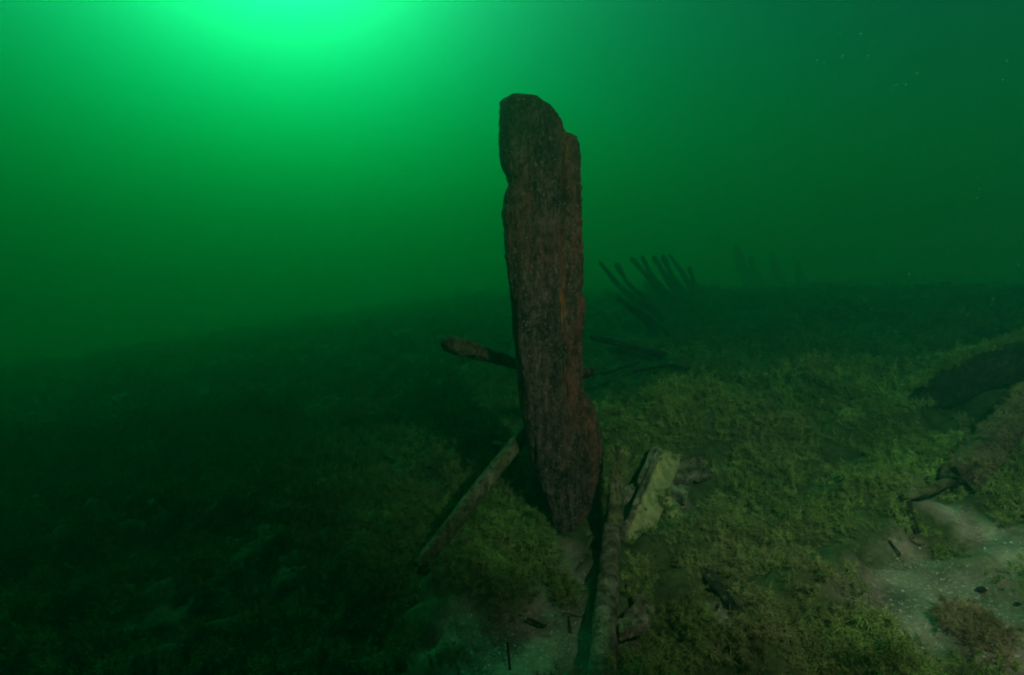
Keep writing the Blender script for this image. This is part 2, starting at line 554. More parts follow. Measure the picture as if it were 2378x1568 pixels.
def slab(name, lft, rgt, v0, v1, y_front, depth, rows, seg, seed, material, amp, parent, attr=False, bow=0.02):
    vs = np.linspace(v0, v1, rows)
    L_ = np.interp(vs, [p[0] for p in lft], [p[1] for p in lft])
    R_ = np.interp(vs, [p[0] for p in rgt], [p[1] for p in rgt])
    L_ = L_ + 2.4 * fbm(vs / 11.0, np.zeros(rows), octaves=4, seed=seed + 40) + 2.0 * np.clip(vnoise(vs / 19.0, np.zeros(rows), seed=seed + 44), 0, 1)
    R_ = R_ + 3.2 * fbm(vs / 9.0, np.zeros(rows) + 5, octaves=4, seed=seed + 41) - 2.2 * np.clip(vnoise(vs / 14.0, np.zeros(rows) + 3, seed=seed + 45), 0, 1)
    ang = np.linspace(0, 2 * math.pi, seg, endpoint=False)
    ca, sa = np.cos(ang), np.sin(ang)
    sq = 7.0
    sup = (np.abs(ca) ** sq + np.abs(sa) ** sq) ** (-1.0 / sq)
    ux, uy = ca * sup, sa * sup                       # uy = -1 is the front
    out, rust = [], []
    base = parent.location
    for i in range(rows):
        a, b = at(L_[i], vs[i], y_front), at(R_[i], vs[i], y_front)
        cx, hw, z = (a.x + b.x) / 2, (b.x - a.x) / 2, a.z
        e = min(1.0, (i + 0.6) / 14.0)
        dz = depth / 2 * (0.55 + 0.45 * math.sqrt(e))
        x = cx + ux * hw
        y = y_front + depth / 2 + uy * dz - bow * (1 - ux ** 2) * (uy < 0)
        g = 1.0 * fbm(x * 26, np.full(seg, z * 2.0), y * 26, octaves=4, seed=seed) + 0.55 * fbm(x * 60, np.full(seg, z * 22.0), y * 60, octaves=3, seed=seed + 5)
        g = g - 0.8 * np.clip(vnoise(x * 30, np.full(seg, z * 9.0), y * 30, seed=seed + 9) - 0.45, 0, 1)
        nx, ny = ux * hw, uy * dz
        ln = np.hypot(nx, ny) + 1e-6
        edge = 0.45 + 0.55 * (np.abs(uy) > 0.9)
        x = x + amp * g * edge * nx / ln
        y = y + amp * g * 1.5 * ny / ln
        out.append(np.stack([x - base.x, y - base.y, np.full(seg, z - base.z) + 0.010 * fbm(x * 40, y * 40, octaves=2, seed=seed + 2)], -1))
        if attr:
            f = (ux + 1) / 2
            streak = np.exp(-((f - 0.13 - 0.10 * np.sin(vs[i] * 0.021)) / 0.11) ** 2)
            win = np.interp(vs[i], [470, 520, 560, 660, 690, 760, 815, 850, 1000], [0.1, 0.35, 0.1, 0.15, 0.6, 0.75, 0.7, 0.25, 0.0])
            rust.append(np.clip(streak * win * (0.9 + 1.3 * fbm(np.full(seg, vs[i] * 0.05), f * 9, octaves=3, seed=4)), 0, 1))
    me = loft(name, out, material)
    if attr:
        k = np.concatenate([np.concatenate(rust), [0, 0]]).astype(np.float32)
        me.attributes.new("rust", 'FLOAT', 'POINT').data.foreach_set("value", k)
    o = bpy.data.objects.new(name, me)
    col.objects.link(o)
    me.materials.append(material)
    me.polygons.foreach_set("use_smooth", [True] * len(me.polygons))
    o.parent = parent
    return o


pb = at(1320, 1262, POST_Y)
post = empty("stem_post", (pb.x, POST_Y + 0.14, pb.z))
tag(post, "tall upright reddish brown timber post with broken top standing on the lake bed", "post")
slab("post_body", LEFT, GROOVE, 210, 1262, POST_Y, 0.30, 340, 150, 3, M_post, 0.013, post)
slab("rusty_side_strip", [(v, u - 16) for v, u in GROOVE], RIGHT, 302, 1262, POST_Y + 0.030, 0.25, 320, 90, 7, M_strip, 0.012, post, attr=True, bow=0.008)["label"] = "reddish side strip with orange rust streak"

# things leaning on or lying round the post
limb = timber("broken_limb", [at(1033, 797, 2.58), at(1085, 808, 2.68), at(1150, 832, 2.82), at(1205, 847, 2.95), at(1372, 868, 3.12)], 0.086, 0.072, M_limb, rough=0.26, square=2.4, seed=12, rings=90, seg=34, ragged=0.35, end_round=0.22, knots=0.45, widths=[(0, 0.92), (0.15, 0.98), (0.35, 0.85), (0.55, 0.8), (1, 0.75)])
tag(limb, "broken limb with rounded end jutting left from behind the post", "timber")
g0 = ghit(984, 1304)
pole = timber("leaning_pole", [at(975, 1316, g0.y - 0.13), at(1100, 1155, g0.y + 0.12), at(1225, 998, g0.y + 0.42), at(1262, 950, g0.y + 0.52)], 0.070, 0.070, M_pole, rough=0.10, square=2.0, seed=23, rings=70, seg=26, knots=0.15, widths=[(0, 0.85), (0.3, 1.0), (1, 1.0)])
tag(pole, "round weed-coated pole leaning against the left side of the post", "pole")
stub = timber("wood_stub", [at(1196, 1062, 2.98), at(1166, 1042, 2.93), at(1146, 1034, 2.9)], 0.085, 0.075, M_pole, rough=0.25, square=2.3, seed=31, rings=16, seg=18, end_round=0.5)
tag(stub, "short knobbly wood stub behind the upper end of the leaning pole", "stub")
bolt = timber("iron_bolt", [at(1345, 868, 2.60), at(1366, 866, 2.57), at(1377, 862, 2.55)], 0.05, 0.045, M_iron, rough=0.3, square=2.2, seed=35, rings=14, seg=16, end_round=0.5)
tag(bolt, "rusty knob sticking out from the right edge of the post", "bolt")


# ------------------------------------------------------------------ planks and timbers round the foot of the post
def lay(u, v, lift=0.0):
    p = ghit(u, v)
    return Vector((p.x, p.y, p.z + lift))


def board(name, pts, thick, material, seed, parent=None, sub=(10, 26), amp=0.004, wavy=0.010, holes=()):
    """A worn board from four corners (near left, near right, far right, far left) with ragged edges; holes are dark through-holes at (s, t, radius)."""
    A, B, C, D = [np.array(list(p), float) for p in pts]
    base = A.copy()
    n = np.cross(B - A, D - A); n /= np.linalg.norm(n)
    if n[2] < 0 and abs(n[2]) > 0.05:
        n = -n
    nu, nv = sub
    S, T_ = np.meshgrid(np.linspace(0, 1, nu), np.linspace(0, 1, nv))
    wl = np.linalg.norm(B - A)
    Lg = np.linalg.norm(D - A)
    edge = wavy * vnoise(T_ * Lg * 22, np.zeros_like(T_) + seed, seed=seed) / wl
    edge2 = wavy * vnoise(T_ * Lg * 19 + 50, np.zeros_like(T_) + seed, seed=seed + 1) / wl
    S2 = S + edge * (1 - S) + edge2 * S
    endj = wavy * 1.6 * vnoise(S * wl * 40, np.zeros_like(S) + seed, seed=seed + 2) / Lg
    endk = wavy * 1.6 * vnoise(S * wl * 40 + 30, np.zeros_like(S) + seed, seed=seed + 4) / Lg
    T2 = T_ + endj * (1 - T_) + endk * T_
    P = (A * ((1 - S2) * (1 - T2))[..., None] + B * (S2 * (1 - T2))[..., None] + C * (S2 * T2)[..., None] + D * ((1 - S2) * T2)[..., None])
    up = P + n * (amp * fbm(S * wl * 30, T_ * Lg * 12, octaves=4, seed=seed + 6))[..., None]
    rim = np.minimum(np.minimum(S, 1 - S) * wl, np.minimum(T_, 1 - T_) * Lg)
    up = up - n * (0.25 * thick * np.exp(-rim / 0.006))[..., None]
    dn = P - n * thick
    V = np.concatenate([up.reshape(-1, 3), dn.reshape(-1, 3)]) - base
    id1 = np.arange(nu * nv).reshape(nv, nu)
    id2 = id1 + nu * nv
    F = []
    for j in range(nv - 1):
        for i in range(nu - 1):
            s_, t_ = (i + 0.5) / (nu - 1), (j + 0.5) / (nv - 1)
            F.append((id1[j, i], id1[j, i + 1], id1[j + 1, i + 1], id1[j + 1, i]))
            F.append((id2[j, i], id2[j + 1, i], id2[j + 1, i + 1], id2[j, i + 1]))
    ring = [(0, i) for i in range(nu)] + [(j, nu - 1) for j in range(1, nv)] + [(nv - 1, i) for i in range(nu - 2, -1, -1)] + [(j, 0) for j in range(nv - 2, 0, -1)]
    for a, b in zip(ring, ring[1:] + ring[:1]):
        F.append((id1[b], id1[a], id2[a], id2[b]))
    me = bpy.data.meshes.new(name)
    me.from_pydata(V.tolist(), [], [tuple(int(q) for q in f) for f in F])
    bm = bmesh.new(); bm.from_mesh(me)
    bmesh.ops.recalc_face_normals(bm, faces=bm.faces)
    bm.to_mesh(me); bm.free()
    o = new_object(name, me, material, None, smooth=False)
    o.location = base
    if parent:
        o.parent = parent
        o.matrix_parent_inverse = Matrix.Translation(-parent.location)
    o["_n"] = list(n)
    return o


def nail_hole(parent, p, n, r):
    """A shallow rusted nail hole: a dark dished disc set into the board."""
    n = Vector(n).normalized()
    q = n.to_track_quat('Z', 'Y')
    verts, faces = [], []
    k = 14
    for ring, (rr, zz) in enumerate(((r, 0.0035), (r * 0.8, 0.004), (r * 0.5, 0.0015))):
        for j in range(k):
            a = 2 * math.pi * j / k
            jit = 1 + 0.12 * math.sin(3 * a + 1)
            verts.append(q @ Vector((rr * jit * math.cos(a), rr * jit * math.sin(a), zz)))
    for ring in range(2):
        for j in range(k):
            j2 = (j + 1) % k
            faces.append((ring * k + j, ring * k + j2, (ring + 1) * k + j2, (ring + 1) * k + j))
    faces.append(tuple(range(2 * k, 3 * k)))
    me = bpy.data.meshes.new("nail_hole")
    me.from_pydata([tuple(v) for v in verts], [], faces)
    o = bpy.data.objects.new("nail_hole", me)
    me.materials.append(M_dark)
    col.objects.link(o)
    o.parent = parent
    o.location = Vector(p) - parent.location
    return o


# the keel timber running from the post towards the viewer
kz = 0.13
def kp(u, v, z):
    w = (784.0 - v) / FPX
    d = Vector(((u - 1189.0) / FPX, math.cos(PITCH) - w * math.sin(PITCH), math.sin(PITCH) + w * math.cos(PITCH)))
    return CAM + d * ((z - CAM.z) / d.z)
keel = timber("keel_timber", [kp(1418, 1250, 0.105), kp(1415, 1300, 0.10), kp(1409, 1400, 0.09), kp(1402, 1500, 0.07), kp(1394, 1640, 0.05)], 0.078, 0.16, M_silt, rough=0.11, square=3.6, seed=41, rings=80, seg=32, knots=0.05, )
tag(keel, "long silt-covered keel timber running from the post to the bottom edge", "timber")

stake = timber("weedy_stake", [kp(1420, 1285, 0.02), at(1427, 1215, 2.22), at(1432, 1120, 2.30), at(1437, 1038, 2.38)], 0.064, 0.06, M_pole, rough=0.16, square=2.3, seed=44, rings=60, seg=24, knots=0.2, widths=[(0, 1.15), (0.5, 1.0), (1, 0.85)])
tag(stake, "upright weed-coated stake just right of the post", "stake")

# pale plank leaning on the bank
PL = [at(1447, 1252, 2.16), at(1506, 1276, 2.12), at(1586, 1052, 2.66), at(1538, 1040, 2.66)]
plank = empty("pale_plank", PL[0])
tag(plank, "pale yellowish plank with nail holes leaning on the bank beside the weedy stake", "plank")
pf = board("plank_face", PL, 0.034, M_plank, 51, plank, sub=(14, 46), amp=0.004, wavy=0.005)
nrm = pf["_n"]
def on_plank(s, t):
    A, B, C, D = PL
    return A * (1 - s) * (1 - t) + B * s * (1 - t) + C * s * t + D * (1 - s) * t
nail_hole(plank, on_plank(0.36, 0.31), nrm, 0.0075)
nail_hole(plank, on_plank(0.16, 0.86), nrm, 0.0055)
nv_ = Vector(nrm)
A, B, C, D = PL
board("edge_batten", [A + (A - B) * 0.20 + nv_ * 0.006, A - (A - B) * 0.03 + nv_ * 0.006, D - (D - C) * 0.03 + nv_ * 0.006, D + (D - C) * 0.22 + nv_ * 0.006], 0.03, M_silt, 53, plank, sub=(5, 46), wavy=0.004)
board("edge_batten", [A * 0.45 + D * 0.55 + (A - B) * 0.42, A * 0.45 + D * 0.55 + (A - B) * 0.24, D + (D - C) * 0.26, D + (D - C) * 0.46], 0.025, M_silt, 54, plank, sub=(4, 30), wavy=0.004)

o = board("cross_board", [at(1440, 1166, 2.42), at(1486, 1150, 2.46), at(1490, 1110, 2.54), at(1444, 1128, 2.50)], 0.025, M_silt, 56, sub=(16, 10))
tag(o, "short grey board wedged between the weedy stake and the pale plank", "board")
o = board("forked_board", [lay(1562, 1240, 0.05), lay(1590, 1218, 0.05), lay(1548, 1166, 0.07), lay(1520, 1178, 0.07)], 0.02, M_plank, 57, sub=(9, 18))
tag(o, "narrow board slanting down to the right from the pale plank's lower half", "board")
o = board("weedy_board", [lay(1524, 1180, 0.10), lay(1594, 1192, 0.08), lay(1600, 1160, 0.07), lay(1524, 1152, 0.08)], 0.035, M_silt, 58, sub=(22, 10))
tag(o, "weed-topped board end with dark edge lying across the pale plank's middle", "board")
o = board("brown_board", [lay(1560, 1150, 0.06), lay(1655, 1132, 0.07), lay(1636, 1080, 0.05), lay(1574, 1086, 0.05)], 0.03, M_silt, 59, sub=(24, 14))
tag(o, "flat brown board half under weed right of the pale plank's top", "board")
p0, p1 = lay(1425, 1490), lay(1500, 1400)
o = board("tongue_board", [lay(1424, 1500, 0.085), lay(1470, 1524, 0.08), lay(1536, 1440, 0.06), lay(1480, 1420, 0.07)], 0.035, M_silt, 61, sub=(14, 22), wavy=0.018)
tag(o, "rounded grey board end with dark underside resting beside the keel timber", "board")
for k, (u0, v0, u1, v1, wd) in enumerate([(1440, 1428, 1437, 1352, 0.012), (1448, 1432, 1446, 1362, 0.010), (1459, 1418, 1452, 1375, 0.013)]):
    o = timber("wood_splinter", [lay(u0, v0, 0.03), lay(u1, v1, 0.05)], wd, wd * 0.7, M_silt if k == 1 else M_dark, rough=0.3, seed=70 + k, rings=14, seg=10, taper=0.4)
    tag(o, ["dark splinter upright against the keel timber's right side", "pale splinter between two dark ones beside the keel timber", "dark splinter nearest the tongue-shaped board end"][k], "splinter", "splinters beside the keel timber")

def stick(name, pts, w, label, mat=None, seed=1, cat="stick", h=None, **kw):
    o = timber(name, pts, w, h or w * 0.8, mat or M_dark, rough=0.22, square=2.3, seed=seed, rings=kw.pop("rings", 26), seg=14, **kw)
    return tag(o, label, cat)

stick("dark_stick", [lay(1640, 1352, 0.03), lay(1680, 1400, 0.03), lay(1722, 1455, 0.02)], 0.036, "thick black stick lying across the small sand patch right of the keel", seed=81, widths=[(0, 1.3), (0.4, 0.9), (1, 0.75)])
stick("twig", [lay(1667, 1414, 0.012), lay(1653, 1441, 0.012)], 0.010, "tiny dark twig on the sand beside the thick black stick", seed=82)
stick("twig", [lay(1308, 1432, 0.015), lay(1354, 1443, 0.012)], 0.005, "thin twig lying crosswise on the sand left of the keel timber", seed=83)
stick("twig", [lay(1321, 1442, 0.012), lay(1325, 1478, 0.012)], 0.005, "thin twig below the crosswise one left of the keel timber", seed=84)
stick("twig", [lay(1224, 1450, 0.02), lay(1268, 1467, 0.02)], 0.011, "short dark twig in weed above the bottom centre sand", seed=85)
stick("twig", [lay(1184, 1562, 0.01), lay(1178, 1525, 0.05)], 0.008, "dark twig standing in sand at the bottom edge left of the keel", seed=86)
stick("twig", [lay(2064, 1268, 0.02), lay(2090, 1300, 0.02)], 0.007, "dark twig on the slope below the forked branch", seed=87)

# right side: branch, beam and log
fb = empty("forked_branch", lay(2098, 1186, 0.05))
tag(fb, "dark forked branch below the weedy beam on the right", "branch")
timber("branch_stem", [lay(2098, 1190, 0.06), lay(2150, 1182, 0.07), lay(2200, 1172, 0.10)], 0.035, 0.03, M_orange, rough=0.25, square=2.2, seed=90, rings=30, seg=16, parent=fb)
timber("side_branch", [lay(2104, 1192, 0.05), lay(2114, 1220, 0.03), lay(2130, 1250, 0.02)], 0.024, 0.02, M_dark, rough=0.25, square=2.2, seed=91, rings=20, seg=12, parent=fb)

bY = ghit(2235, 1165).y
BEAM = [lay(2228, 1175, 0.12), lay(2300, 1110, 0.17), lay(2380, 1040, 0.21), lay(2520, 930, 0.24)]
beam = timber("weedy_beam", BEAM, 0.125, 0.115, M_orange, rough=0.22, square=2.4, seed=95, rings=50, seg=28, knots=0.3, ragged=0.6)
tag(beam, "thick tan weed-hung beam slanting in from the right edge", "beam")
LOG = [lay(2135, 960, 0.06), lay(2260, 935, 0.17), lay(2390, 920, 0.22), lay(2600, 890, 0.24)]
log = timber("sunken_log", LOG, 0.26, 0.24, M_dark, rough=0.16, square=2.1, seed=97, rings=56, seg=30, knots=0.2, widths=[(0, 0.55), (0.15, 0.8), (0.5, 1.0), (1, 1.1)])  # shade of the hollow is put into its near-black front colour
tag(log, "big dark weed-topped log behind the beam at the right edge", "log")

def stone(name, p, r, label, mat, seed, flat=0.7):
    bm = bmesh.new()
    bmesh.ops.create_icosphere(bm, subdivisions=3, radius=1.0)
    V = np.array([v.co[:] for v in bm.verts])
    d = 1 + 0.35 * fbm(V[:, 0] * 1.3 + seed, V[:, 1] * 1.3, V[:, 2] * 1.3, octaves=3, seed=seed)
    for v, k in zip(bm.verts, d):
        v.co = Vector((v.co.x * k * r, v.co.y * k * r * 0.85, v.co.z * k * r * flat))
    me = bpy.data.meshes.new(name); bm.to_mesh(me); bm.free()
    o = new_object(name, me, mat)
    o.location = p + Vector((0, 0, r * flat * 0.4))
    return tag(o, label, "stone", "stones on the right sand patch")

stone("stone", lay(2130, 1258), 0.028, "rounded brown stone below the forked branch", M_silt, 3)
stone("stone", lay(2280, 1372), 0.014, "small dark stone on the bright sand above the weed clump", M_dark, 5)
stone("stone", lay(2364, 1408), 0.013, "small dark stone nearest the right edge of the sand", M_dark, 7)
stone("stone", lay(2196, 1560), 0.012, "small dark stone at the bottom of the right sand patch", M_dark, 8)
CLUMP = lay(2268, 1468)
stone("weed_covered_stone", CLUMP, 0.06, "low reddish brown stone grown with weed on the right sand", M_orange, 9, 0.45)

# ------------------------------------------------------------------ sticks and ribs further back
stick("fallen_timber", [at(1372, 782, 5.2), at(1450, 802, 5.0), at(1542, 826, 4.8)], 0.075, "long thin timber lying on the bed behind the post", mat=M_rib, seed=101, cat="timber")
stick("pointed_stick", [at(1400, 868, 3.9), at(1440, 855, 4.0), at(1486, 841, 4.1)], 0.034, "pointed stick rising right behind the rusty knob", mat=M_rib, seed=102, taper=0.5)
stick("pointed_stick", [at(1470, 863, 4.3), at(1515, 855, 4.3), at(1556, 847, 4.3), at(1600, 855, 4.2)], 0.03, "slim stick lying over the pale patch right of the pointed one", mat=M_rib, seed=103)

RIBS = [  # top, foot (pixels of the 2378 px picture), distance, width, head swelling, bend
    (1391, 608, 1475, 694, 10.6, 0.105, 0.9, 0.02), (1430, 612, 1500, 690, 11.0, 0.10, 1.35, 0.05), (1466, 599, 1530, 682, 11.4, 0.115, 1.1, -0.03), (1490, 594, 1552, 680, 11.8, 0.11, 1.0, 0.05),
    (1516, 595, 1572, 680, 12.2, 0.125, 1.1, 0.0), (1538, 592, 1590, 680, 12.6, 0.115, 1.15, 0.03), (1554, 591, 1608, 678, 13.0, 0.12, 0.65, -0.03), (1600, 620, 1628, 680, 13.6, 0.11, 1.1, 0.03)]
ORD = ["leftmost and longest", "second, knob-headed", "third from the left", "fourth from the left", "fifth from the left", "sixth from the left", "seventh, thin-tipped", "rightmost and shortest"]
for k, (u0, v0, u1, v1, Y, wd, head_, bend_) in enumerate(RIBS):
    a, b = at(u1, v1, Y), at(u0, v0, Y - 0.25)
    mid_ = (a + b) / 2 + Vector((-bend_, 0, -bend_ - 0.02))
    foot = a + (a - b) * 0.25
    o = timber("wreck_rib", [foot, mid_, b], wd * 0.72, wd * 0.85, M_rib, rough=0.2, square=3.2, seed=110 + k, rings=40, seg=16, end_round=0.1, widths=[(0, 1.25), (0.55, 1.1), (0.75, 0.85), (0.9, 0.95 * head_), (1, 0.8 * head_)])
    tag(o, ORD[k] + " rib of the far row of wreck frames", "rib", "far row of wreck ribs")
near_rib = timber("wreck_rib", [at(1572, 808, 6.6), at(1500, 742, 6.8), at(1434, 692, 7.0)], 0.10, 0.105, M_rib, rough=0.16, square=2.5, seed=131, rings=44, seg=18, widths=[(0, 1.3), (0.5, 1.1), (0.85, 0.8), (1, 0.55)])
tag(near_rib, "single pointed rib leaning left in front of the far rib row", "rib")
o = timber("wreck_rib", [at(1545, 744, 9.2), at(1510, 718, 9.2), at(1478, 698, 9.2)], 0.10, 0.10, M_rib, rough=0.16, seed=133, rings=24, seg=14)
tag(o, "low faint rib between the single rib and the far row", "rib")
for k, (u0, v0, u1, v1, Y, wd) in enumerate([(1709, 574, 1742, 640, 24.0, 0.34), (1742, 600, 1770, 645, 25.0, 0.28), (1790, 590, 1822, 648, 26.0, 0.34), (1850, 608, 1872, 650, 27.0, 0.32)]):
    a, b = at(u1, v1 + 25, Y), at(u0, v0, Y)
    o = timber("wreck_timber", [a, (a + b) / 2 + Vector((-0.05, 0, -0.05)), b], wd, wd, M_rib, rough=0.2, seed=140 + k, rings=20, seg=12, widths=[(0, 1.4), (0.6, 1), (1, 0.8)])
    tag(o, ["leftmost ghostly frame far off right of the rib row", "second ghostly frame far off right of the rib row", "third ghostly frame far off right of the rib row", "lowest ghostly frame far off at the right"][k], "timber", "ghostly far frames")

# ------------------------------------------------------------------ algae
def tuft_mesh(name, n, length, width, curl, spread, seed, up=0.6, twigs=2, seg=5):
    r = random.Random(seed)
    V, F = [], []
    def ribbon(p, d, L, w, segs, cu):
        pts = [p.copy()]
        for _ in range(segs):
            d = (d + Vector((r.gauss(0, cu), r.gauss(0, cu), r.gauss(0, cu * 0.8)))).normalized()
            p = p + d * (L / segs)
            if p.z < 0.001: p.z = 0.001 + r.random() * 0.006
            pts.append(p.copy())
        side = Vector((r.gauss(0, 1), r.gauss(0, 1), r.gauss(0, 0.6))).normalized()
        base = len(V)
        for i, q in enumerate(pts):
            ww = w * (1 - 0.6 * i / segs)
            V.append(q - side * ww / 2); V.append(q + side * ww / 2)
        for i in range(segs):
            F.append((base + 2 * i, base + 2 * i + 1, base + 2 * i + 3, base + 2 * i + 2))
        return pts
    for _ in range(n):
        a = r.random() * 2 * math.pi
        rad = spread * math.sqrt(r.random())
        p = Vector((rad * math.cos(a), rad * math.sin(a), -0.004))
        d = Vector((r.gauss(0, 0.6), r.gauss(0, 0.6), up)).normalized()
        L = length * (0.5 + r.random() * 0.8)
        pts = ribbon(p, d, L, width, seg, curl)
        for _k in range(twigs):
            q = pts[r.randint(1, len(pts) - 1)]
            ribbon(q, Vector((r.gauss(0, 1), r.gauss(0, 1), r.gauss(0.2, 0.7))).normalized(), L * 0.3, width * 0.9, 2, 0.5)
    me = bpy.data.meshes.new(name)
    me.from_pydata([tuple(v) for v in V], [], F)
    return me


def lobed_mesh(name, stems, lobes, strands, height, lobe_r, width, spread, seed):
    """A fluffy clump: short curved stems carrying small pompons of fine strands."""
    r = random.Random(seed)
    V, F = [], []
    for _ in range(stems):
        a = r.random() * 2 * math.pi
        p = Vector((spread * math.sqrt(r.random()) * math.cos(a), spread * math.sqrt(r.random()) * math.sin(a), 0.0))
        d = Vector((r.gauss(0, 0.7), r.gauss(0, 0.7), 1.0)).normalized()
        for k in range(lobes):
            d = (d + Vector((r.gauss(0, 0.45), r.gauss(0, 0.45), r.gauss(0, 0.3)))).normalized()
            p = p + d * height / lobes * r.uniform(0.7, 1.2)
            lr = lobe_r * r.uniform(0.6, 1.25)
            for _s in range(strands):
                e = Vector((r.gauss(0, 1), r.gauss(0, 1), r.gauss(0.25, 1))).normalized()
                side = e.cross(Vector((r.gauss(0, 1), r.gauss(0, 1), r.gauss(0, 1)))).normalized() * width
                bend = Vector((r.gauss(0, 0.3), r.gauss(0, 0.3), r.gauss(0, 0.3))) * lr * 2.0
                b = len(V)
                V.extend([p - side * 0.4, p + side * 0.4, p + e * lr * 0.6 + bend * 0.4 + side * 0.5, p + e * lr * 0.6 + bend * 0.4 - side * 0.5, p + e * lr * r.uniform(0.85, 1.3) + bend])
                F.extend([(b, b + 1, b + 2, b + 3), (b + 3, b + 2, b + 4)])
    me = bpy.data.meshes.new(name)
    me.from_pydata([tuple(v) for v in V], [], F)
    return me


def tuft_collection(name, specs, material):
    c = bpy.data.collections.new(name)
    for k, sp in enumerate(specs):
        me = (lobed_mesh if len(sp) == 8 else tuft_mesh)("algae_strands", *sp)
        me.materials.append(material)
        ob = bpy.data.objects.new("algae_strands", me)
        c.objects.link(ob)
    return c


SPECS = [(6, 3, 26, 0.040, 0.011, 0.0011, 0.030, 1), (7, 2, 28, 0.026, 0.012, 0.0011, 0.036, 2), (22, 0.060, 0.0011, 0.8, 0.034, 3, 0.40, 5, 6), (6, 4, 22, 0.050, 0.009, 0.0010, 0.028, 4)]
C_green = tuft_collection("algae_tufts", SPECS, M_weed)
C_tan = tuft_collection("tan_tufts", SPECS, M_weed_tan)


def gn_tree(collection):
    nt = bpy.data.node_groups.new("scatter_" + collection.name, 'GeometryNodeTree')
    nt.interface.new_socket("Geometry", in_out='INPUT', socket_type='NodeSocketGeometry')
    nt.interface.new_socket("Geometry", in_out='OUTPUT', socket_type='NodeSocketGeometry')
    gi, go = nt.nodes.new("NodeGroupInput"), nt.nodes.new("NodeGroupOutput")
    ci = nt.nodes.new("GeometryNodeCollectionInfo")
    ci.inputs["Collection"].default_value = collection
    ci.inputs["Separate Children"].default_value = True
    ci.inputs["Reset Children"].default_value = True
    ip = nt.nodes.new("GeometryNodeInstanceOnPoints")
    ip.inputs["Pick Instance"].default_value = True
    def attr(nm, ty):
        a = nt.nodes.new("GeometryNodeInputNamedAttribute")
        a.data_type = ty
        a.inputs["Name"].default_value = nm
        return [s for s in a.outputs if s.enabled and s.name == "Attribute"][0]
    nt.links.new(gi.outputs[0], ip.inputs["Points"])
    nt.links.new(ci.outputs[0], ip.inputs["Instance"])
    nt.links.new(attr("pick", 'INT'), ip.inputs["Instance Index"])
    nt.links.new(attr("rot", 'FLOAT_VECTOR'), ip.inputs["Rotation"])
    nt.links.new(attr("size", 'FLOAT_VECTOR'), ip.inputs["Scale"])
    nt.links.new(ip.outputs[0], go.inputs[0])
    return nt


GN = {C_green.name: gn_tree(C_green), C_tan.name: gn_tree(C_tan)}


def scatter(name, P, rot, size, pick, collection, parent=None):
    me = bpy.data.meshes.new(name)
    loc = np.zeros(3) if parent is None else np.array(parent.location[:])
    P = np.asarray(P, float) - loc
    me.from_pydata(P.tolist(), [], [])
    me.attributes.new("rot", 'FLOAT_VECTOR', 'POINT').data.foreach_set("vector", np.asarray(rot, np.float32).reshape(-1))
    me.attributes.new("size", 'FLOAT_VECTOR', 'POINT').data.foreach_set("vector", np.asarray(size, np.float32).reshape(-1))
    me.attributes.new("pick", 'INT', 'POINT').data.foreach_set("value", np.asarray(pick, np.int32))
    o = bpy.data.objects.new(name, me)
    col.objects.link(o)
    o.modifiers.new("scatter", 'NODES').node_group = GN[collection.name]
    o["kind"] = "stuff"
    if parent:
        o.parent = parent
    return o


def bed_algae():
    Ps, Sc = [], []
    for (d0, d1, dens, sc) in ((0.9, 3.6, 1700, 0.88), (3.6, 6.0, 560, 1.45), (6.0, 11.0, 170, 2.3), (11.0, 24.0, 32, 4.2)):
        amax = math.radians(56)
        area = amax * (d1 ** 2 - d0 ** 2)
        n = int(area * dens)
        r = np.sqrt(rng.uniform(d0 ** 2, d1 ** 2, n))
        a = rng.uniform(-amax, amax, n)
        x, y = r * np.sin(a), r * np.cos(a)
        s = sandiness(x, y)
        patch = fbm(x * 3.2, y * 3.2, octaves=3, seed=77)
        gap = fbm(x * 9.0, y * 9.0, octaves=3, seed=88)
        keep = (rng.random(n) > s * 1.02) & (rng.random(n) < 0.80 + 0.9 * patch + 2.6 * gap + 0.3 * (x < -0.3))
        # keep the boards, the keel and the post's foot clear
        for (cx, cy, rx, ry) in CLEAR:
            keep &= ((x - cx) / rx) ** 2 + ((y - cy) / ry) ** 2 > 1
        x, y, patch = x[keep], y[keep], patch[keep]
        z = surf(x, y) - 0.006 * sc
        Ps.append(np.stack([x, y, z], -1))
        Sc.append(sc * np.clip(np.exp(rng.normal(-0.08, 0.36, len(x))), 0.5, 1.55) * (1 + 0.5 * np.clip(patch, -0.4, 0.6)))
    P = np.concatenate(Ps); S = np.concatenate(Sc)
    n = len(P)
    rot = np.stack([rng.normal(0, 0.35, n), rng.normal(0, 0.35, n), rng.uniform(0, 6.28, n)], -1)
    size = np.stack([S, S, S * rng.uniform(0.7, 1.25, n)], -1)
    tall = (rng.random(n) < 0.10) & (fbm(P[:, 0] * 2.1, P[:, 1] * 2.1, octaves=2, seed=55) > 0.05)
    tall &= P[:, 1] < 4.5
    size[tall] *= np.array([1.0, 1.0, 1.5])
    size[P[:, 1] > 6.0] *= np.array([1.0, 1.0, 0.55])
    pick = rng.choice(4, n, p=[0.32, 0.32, 0.12, 0.24])
    scatter("algae", P, rot, size, pick, C_green)



